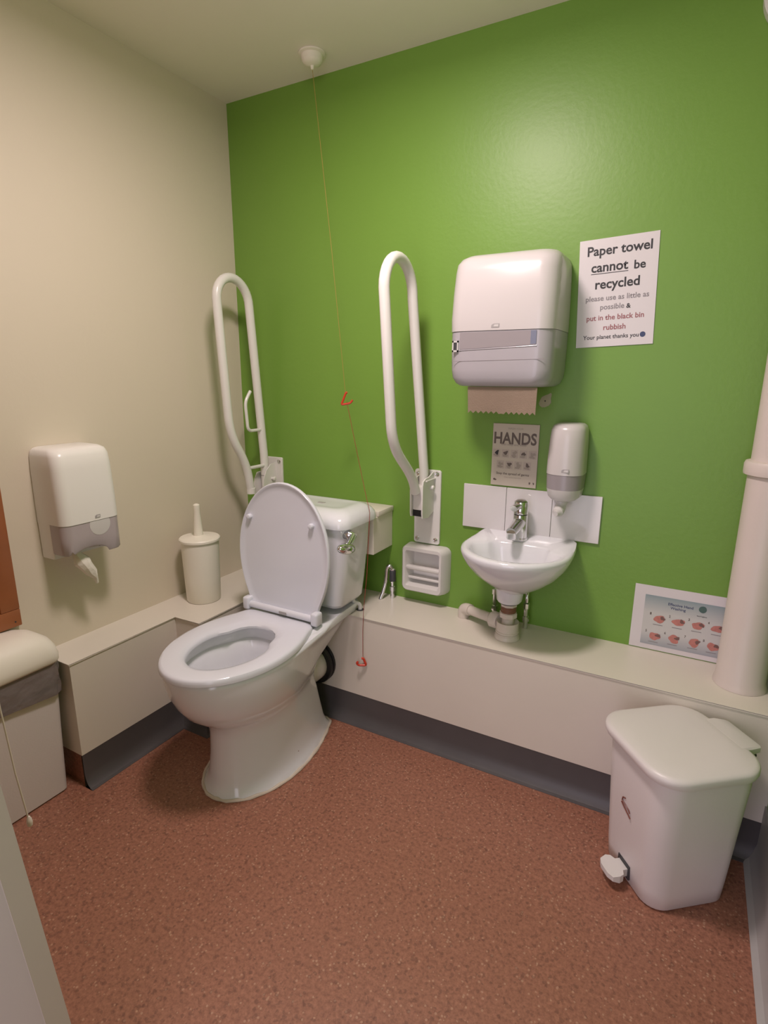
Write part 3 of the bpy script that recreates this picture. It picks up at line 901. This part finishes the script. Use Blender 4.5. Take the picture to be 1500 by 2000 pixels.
# ------------------------------------------------------------------ grab rails
def screws(t, plate, pts):
    for x, z in pts:
        obj('screw', lathe(NB(), (x, -.0085, z), [(.0085, .001), (.0085, -.002), (.006, -.0035), (.0025, -.0025)], 16, 'Y'), CHROME, plate)
def arc_path(A, B, apex_h, n=16):
    """half-round from A over to B (both tube centres), bulging upwards"""
    A = Vector(A); B = Vector(B); c = (A + B) / 2; h = (A - c)
    return [c + h * math.cos(PI * k / n) + Vector((0, 0, apex_h * math.sin(PI * k / n))) for k in range(n + 1)]
def cheek(bm, x, th, pts):
    a = [bm.verts.new((x - th / 2, y, z)) for y, z in pts]; c = [bm.verts.new((x + th / 2, y, z)) for y, z in pts]
    bm.faces.new(a); bm.faces.new(list(reversed(c)))
    n = len(a)
    for i in range(n): bm.faces.new((a[i], c[i], c[(i + 1) % n], a[(i + 1) % n]))
    return bm
# right-hand rail
t = thing('grab_rail', 'white folded-up grab rail with wall plate, left of the wash basin', 'grab rail', (.870, 0, .665), group='folding grab rails beside the toilet')
pl = obj('wall_plate', loft(NB(), [hr(-.0008, .819, .922, .664, .940, .010), hr(-.007, .819, .922, .664, .940, .010), hr(-.009, .821, .920, .666, .938, .009)]), RAILM, t)
screws(t, pl, [(.833, .924), (.907, .927), (.834, .680), (.907, .682)])
pts = [(.872, -.046, .885), (.872, -.047, .95)] + arc_path((.861, -.135, 1.505), (.859, -.318, 1.515), .098) + rounded([(.859, -.318, 1.51), (.869, -.280, 1.055), (.872, -.140, .935), (.872, -.110, .875)], .07, 8)[1:]
obj('rail_tube', tube(NB(), pts, .0165, 16), RAILM, t, smooth=60)
br_ = obj('hinge_bracket', cheek(NB(), .894, .005, [(-.009, .79), (-.055, .775), (-.100, .782), (-.104, .80), (-.104, .895), (-.098, .912), (-.080, .920), (-.058, .921), (-.038, .926), (-.022, .933), (-.009, .935)]), RAILM, t, smooth=30)
obj('cheek_plate', cheek(NB(), .850, .005, [(-.009, .79), (-.070, .782), (-.100, .786), (-.104, .80), (-.106, .885), (-.100, .905), (-.075, .915), (-.009, .93)]), RAILM, t, smooth=30)
obj('hinge_block', box(NB(), (.8528, -.094, .808), (.8912, -.050, .893), .004, 2), RAILM, t)
obj('end_stop', box(NB(), (.853, -.090, .785), (.891, -.050, .808)), BLACK, t, label='black plastic stop in the hinge')
obj('rib', box(NB(), (.8965, -.085, .908), (.903, -.0095, .914), .002, 1), RAILM, br_)
obj('pivot_knob', lathe(NB(), (.8965, -.036, .882), [(.009, 0), (.009, .006), (.007, .011), (.003, .013)], 16, 'X'), RAILM, br_)
# left-hand rail
t = thing('grab_rail', 'white folded-up grab rail in the left corner, partly behind the toilet lid', 'grab rail', (.147, 0, .66), group='folding grab rails beside the toilet')
pl = obj('wall_plate', loft(NB(), [hr(-.0008, .092, .206, .658, .934, .006), hr(-.007, .092, .206, .658, .934, .006), hr(-.009, .094, .204, .660, .932, .005)]), RAILM, t)
screws(t, pl, [(.191, .917), (.107, .917), (.191, .675), (.107, .675)])
pts = [(.147, -.048, .80), (.147, -.050, .95)] + arc_path((.147, -.095, 1.52), (.147, -.262, 1.53), .085) + rounded([(.147, -.262, 1.525), (.147, -.236, 1.045), (.147, -.157, .925), (.147, -.137, .812)], .07, 8)[1:]
tb = obj('rail_tube', tube(NB(), pts, .0165, 16), RAILM, t, smooth=60)
obj('tube_cap', lathe(NB(), (.147, -.1365, .800), [(.0185, 0), (.0185, .022), (.017, .024)], 18), RAILM, t)
obj('tube_joint', lathe(NB(), (.147, -.0485, .862), [(.0172, 0), (.0172, .0015)], 18), DARK, tb)
obj('hinge_bracket', cheek(NB(), .170, .004, [(-.009, .76), (-.085, .76), (-.092, .80), (-.086, .85), (-.068, .885), (-.040, .908), (-.009, .912)]), RAILM, t, smooth=30)
obj('cheek_plate', cheek(NB(), .122, .004, [(-.009, .76), (-.085, .76), (-.092, .80), (-.086, .85), (-.068, .875), (-.009, .88)]), RAILM, t, smooth=30)
obj('pivot_knob', lathe(NB(), (.172, -.035, .848), [(.006, 0), (.006, .010), (.009, .011), (.009, .016), (.006, .019)], 14, 'X'), RAILM, t)
obj('cross_rod', tube(NB(), [(.152, -.062, .905), (.152, -.155, .905)], .007, 10), RAILM, t)
pts = rounded([(.152, -.060, 1.052), (.152, -.142, 1.052), (.152, -.150, 1.165), (.152, -.118, 1.205)], .022, 6)
obj('roll_holder_rod', tube(NB(), pts, .0062, 10), RAILM, t, label='thin bent toilet roll holder rod')

# ------------------------------------------------------------------ toilet brush
t = thing('toilet_brush', 'white toilet brush in a round white holder on the ledge by the left wall', 'toilet brush', (.113, -.392, HL))
bx, by = .113, -.392
obj('holder', lathe(NB(), (bx, by, 0), [(.060, HL + .0006), (.0625, HL + .004), (.0655, .52), (.0685, .640), (.0685, .664)], 40), CREAMP, t)
obj('holder_lid', lathe(NB(), (bx, by, 0), [(.070, .664), (.0745, .666), (.0745, .673), (.071, .677), (.030, .681), (.016, .684)], 40), CREAMP, t)
obj('handle', lathe(NB(), (bx - .004, by, 0), [(.0175, .683), (.0165, .70), (.0115, .785), (.0125, .79), (.0118, .799), (.006, .803)], 24), CREAMP, t)

# ------------------------------------------------------------------ pedal bin at the right
fd = Vector((-.775, -.632)).normalized()          # the way the pedal points
fs = Vector((-fd.y, fd.x))                         # sideways (towards the camera side)
pc = Vector((1.757, -.404))
RZ = math.atan2(-fd.x, fd.y) - PI                 # local -y = pedal direction
rzb = math.atan2(fd.y, fd.x) + PI / 2
t = thing('pedal_bin', 'white pedal bin with rounded lid standing in front of the ledge at the right', 'bin', (pc.x, pc.y, 0), rzb)
def pb(z, hx_, y0, y1, r, rf=None): 
    rf = rf or r
    return [(x, y, z) for x, y in rrect(-hx_, hx_, y0, y1, r, 8, rs=(rf, r, r, rf))]
b = loft(NB(), [pb(.001, .101, -.111, .100, .045), pb(.006, .106, -.116, .105, .048), pb(.05, .109, -.120, .108, .05), pb(.20, .117, -.128, .115, .054), pb(.34, .125, -.134, .122, .058), pb(.376, .124, -.131, .123, .06)])
obj('bin_body', b, BINP, t, local=True, smooth=50)
b = loft(NB(), [pb(.374, .134, -.142, .120, .065), pb(.375, .140, -.151, .125, .07), pb(.384, .143, -.155, .127, .072), pb(.393, .143, -.155, .127, .072), pb(.3985, .140, -.152, .125, .07), pb(.4015, .132, -.143, .118, .065), pb(.4045, .10, -.11, .09, .05), pb(.406, .05, -.06, .05, .03)])
ld = obj('bin_lid', b, BINP, t, local=True, smooth=50)
hb = [(-.064, .108, 0), (.064, .108, 0), (.064, .135, 0), (.058, .166, 0), (.050, .172, 0), (-.050, .172, 0), (-.058, .166, 0), (-.064, .135, 0)]
b = loft(NB(), [[(x, y, .382) for x, y, _ in hb], [(x, y, .398 - max(0, y - .13) * .1) for x, y, _ in hb], [(x * .94, .14 + (y - .14) * .92, .4025 - max(0, y - .13) * .15) for x, y, _ in hb]])
obj('lid_hinge', b, BINP, ld, local=True, smooth=40)
obj('hinge_pin', lathe(NB(), (0, .150, .376), [(.006, -.060), (.006, .060)], 12, 'X'), DARK, ld, local=True)
b = NB()
pts = [(-.018, -.100), (.018, -.100), (.018, -.135), (.030, -.141), (.034, -.153), (.030, -.169), (.015, -.176), (-.015, -.176), (-.030, -.169), (-.034, -.153), (-.030, -.141), (-.018, -.135)]
bt = [b.verts.new((x, y, .026 + (.004 if y < -.16 else 0))) for x, y in pts]; tp_ = [b.verts.new((x, y, .047 - (.004 if y < -.16 else 0))) for x, y in pts]
b.faces.new(list(reversed(tp_))); b.faces.new(bt)
for i in range(len(pts)):
    j = (i + 1) % len(pts); b.faces.new((bt[i], bt[j], tp_[j], tp_[i]))
obj('pedal', b, PLASTIC, t, local=True, smooth=30)
obj('pedal_slot', box(NB(), (-.024, -.1225, .018), (.024, -.112, .058)), DARK, t, local=True, smooth=0)
# small brown badge on the front
b = NB()
yb_ = -.1300
def stroke(pts): tube(b, [(x, yb_ - .001 - .0 * x, z) for x, z in pts], .0016, 6)
stroke([(-.022, .231), (-.024, .222), (-.008, .2185), (.006, .214), (.010, .209)])
stroke([(-.026, .216), (-.012, .209), (.002, .203), (.014, .197)])
stroke([(-.012, .236), (-.022, .232)])
obj('badge', b, BADGE, t, local=True, label='small brown mark on the front')

# ------------------------------------------------------------------ swing bin at the left
t = thing('swing_bin', 'white bin with grey liner under its domed lid beside the left ledge end', 'bin', (.07, -1.16, 0))
def sb(z, x0, x1, y0, y1, r): return [(x, y, z) for x, y in rrect(x0, x1, y0, y1, r, 6)]
obj('bin_body', loft(NB(), [sb(.001, .014, .096, -1.330, -.984, .016), sb(.006, .010, .101, -1.335, -.981, .018), sb(.2, .007, .113, -1.342, -.977, .022), sb(.44, .004, .128, -1.352, -.970, .026)]), BINP, t)
b = NB()
rings = []
for k in range(9):
    v = k / 8
    z = .358 + .090 * v
    o = sb(z, .0035, .1265 + .004, -1.354, -.967, .028)
    rr_ = []
    for i, (x, y, zz) in enumerate(o):
        w_ = .0028 * math.sin(i * 1.9 + v * 5) + .002 * math.sin(i * 3.7 + v * 9)
        rr_.append((max(.002, x + (w_ if x > .06 else 0)), y + (w_ * .5 if y > -1.0 else 0), zz + .012 * math.sin(y * 9 + 1) * (1 - v)))
    rings.append(rr_)
loft(b, rings, False, False)
obj('bin_liner', b, BAG, t, label='grey plastic liner folded over the rim')
b = loft(NB(), [sb(.446, .002, .133, -1.358, -.964, .03), sb(.452, .0015, .137, -1.362, -.9605, .034), sb(.470, .0015, .138, -1.363, -.9600, .036), sb(.492, .0015, .134, -1.360, -.9635, .04),
                 sb(.515, .0015, .124, -1.350, -.975, .04), sb(.532, .002, .108, -1.332, -.996, .04), sb(.541, .004, .088, -1.31, -1.02, .035), sb(.545, .012, .066, -1.27, -1.06, .025)])
obj('bin_lid', b, CREAMP, t, smooth=60)

# ------------------------------------------------------------------ wooden frame on the left wall
t = thing('wooden_frame', 'orange-brown wooden frame on the left wall at the photo\'s left edge', 'frame', (0, -1.3, .545))
y0, y1, z0, z1 = -1.62, -1.000, .547, 1.45
for a_, c_ in (((y0, z0), (y1, z0 + .052)), ((y0, z1 - .052), (y1, z1)), ((y0, z0 + .052), (y0 + .052, z1 - .052)), ((y1 - .052, z0 + .052), (y1, z1 - .052))):
    obj('frame_rail', box(NB(), (.0008, a_[0], a_[1]), (.020, c_[0], c_[1]), .003, 2), WOOD, t)
obj('panel', box(NB(), (.0008, y0 + .05, z0 + .05), (.010, y1 - .05, z1 - .05)), WOOD, t)
obj('corner_pin', lathe(NB(), (.0198, y1 - .018, z0 + .016), [(.0025, 0), (.0025, .001)], 10, 'X'), DARK, t)

# ------------------------------------------------------------------ soil pipe in the right corner
t = thing('soil_pipe', 'thick cream soil pipe rising from the ledge in the right corner', 'pipe', (1.882, -.098, HL))
cx, cy = 1.884, -.098
obj('lower_pipe', lathe(NB(), (cx, cy, 0), [(.066, HL + .0005), (.064, HL + .012), (.061, HL + .02), (.060, 1.022)], 40), PIPEP, t)
obj('collar', lathe(NB(), (cx, cy, 0), [(.061, 1.020), (.070, 1.024), (.071, 1.030), (.071, 1.050), (.068, 1.057), (.058, 1.060)], 40), PIPEP, t)
obj('upper_pipe', lathe(NB(), (cx, cy, 0), [(.0575, 1.058), (.0575, H - .0005)], 40), PIPEP, t)
# round fan near the ceiling
t = thing('extractor_fan', 'round white fitting high on the wall in the top right corner', 'fan', (1.775, 0, 2.03))
fx, fz = 1.762, 2.178
obj('fan_ring', lathe(NB(), (fx + .035, 0, fz - .04), [(.085, -.0008), (.085, -.030), (.075, -.038), (.06, -.038), (.055, -.02)], 40, 'Y'), PLASTIC, t)

# ------------------------------------------------------------------ emergency pull cord
t = thing('emergency_pull_cord', 'thin red emergency pull cord with two red handles hanging beside the toilet', 'pull cord', (.487, -.124, H))
rc = Vector((.487, -.124, 0))
obj('ceiling_rose', lathe(NB(), rc, [(.043, H - .0005), (.043, H - .005), (.034, H - .007), (.033, H - .020), (.028, H - .028), (.018, H - .033), (.006, H - .035), (.005, H - .044), (.001, H - .046)], 32), CEIL, t)
top_pts = [(rc.x, rc.y, H - .044), (.572, -.160, 1.681), (.614, -.160, 1.272), (.6215, -.160, 1.195)]
mid_pts = [(.6255, -.160, 1.180), (.672, -.164, .990), (.714, -.178, .852), (.737, -.199, .822), (.7415, -.202, .806), (.7415, -.205, .77), (.7415, -.222, .587), (.7415, -.246, .463), (.7415, -.2525, .38), (.7415, -.2525, .284)]
obj('cord', tube(NB(), top_pts, .0008, 6), CORDM, t)
obj('cord', tube(NB(), mid_pts, .0009, 6), REDC, t)
cr = R; cu_ = Vector((0, 0, 1))
def handle(c, path, r):
    c = Vector(c)
    obj('pull_handle', tube(NB(), rounded([c + cr * (u) + cu_ * v for u, v in path], .006, 4), r, 8), RED, t, label='red triangular pull handle')
handle((.6235, -.160, 1.190), [(.004, .020), (-.001, .018), (-.017, -.022), (.014, -.017), (.022, -.006)], .0038)
handle((.7405, -.2530, .266), [(-.004, .010), (.003, .010), (.013, -.017), (-.015, -.017), (-.022, -.008), (-.016, -.003)], .0042)

# ------------------------------------------------------------------ light pull cord at the left
t = thing('light_pull_cord', 'thin white light pull cord with a bead end in front of the left bin', 'pull cord', (.62, -1.32, H))
obj('cord', tube(NB(), [(.628, -1.375, H - .0005), (.634, -1.362, .67), (.6362, -1.357, .53), (.6395, -1.350, .425)], .0016, 8), WHITECORD, t)
b = lathe(NB(), (.640, -1.349, 0), [(.002, .427), (.0045, .421), (.0055, .413), (.0045, .406), (.001, .403)], 14)
obj('cord_bead', b, WHITECORD, t)
obj('cord_rose', lathe(NB(), (.628, -1.375, 0), [(.035, H - .0005), (.035, H - .012), (.028, H - .02)], 24), PLASTIC, t)
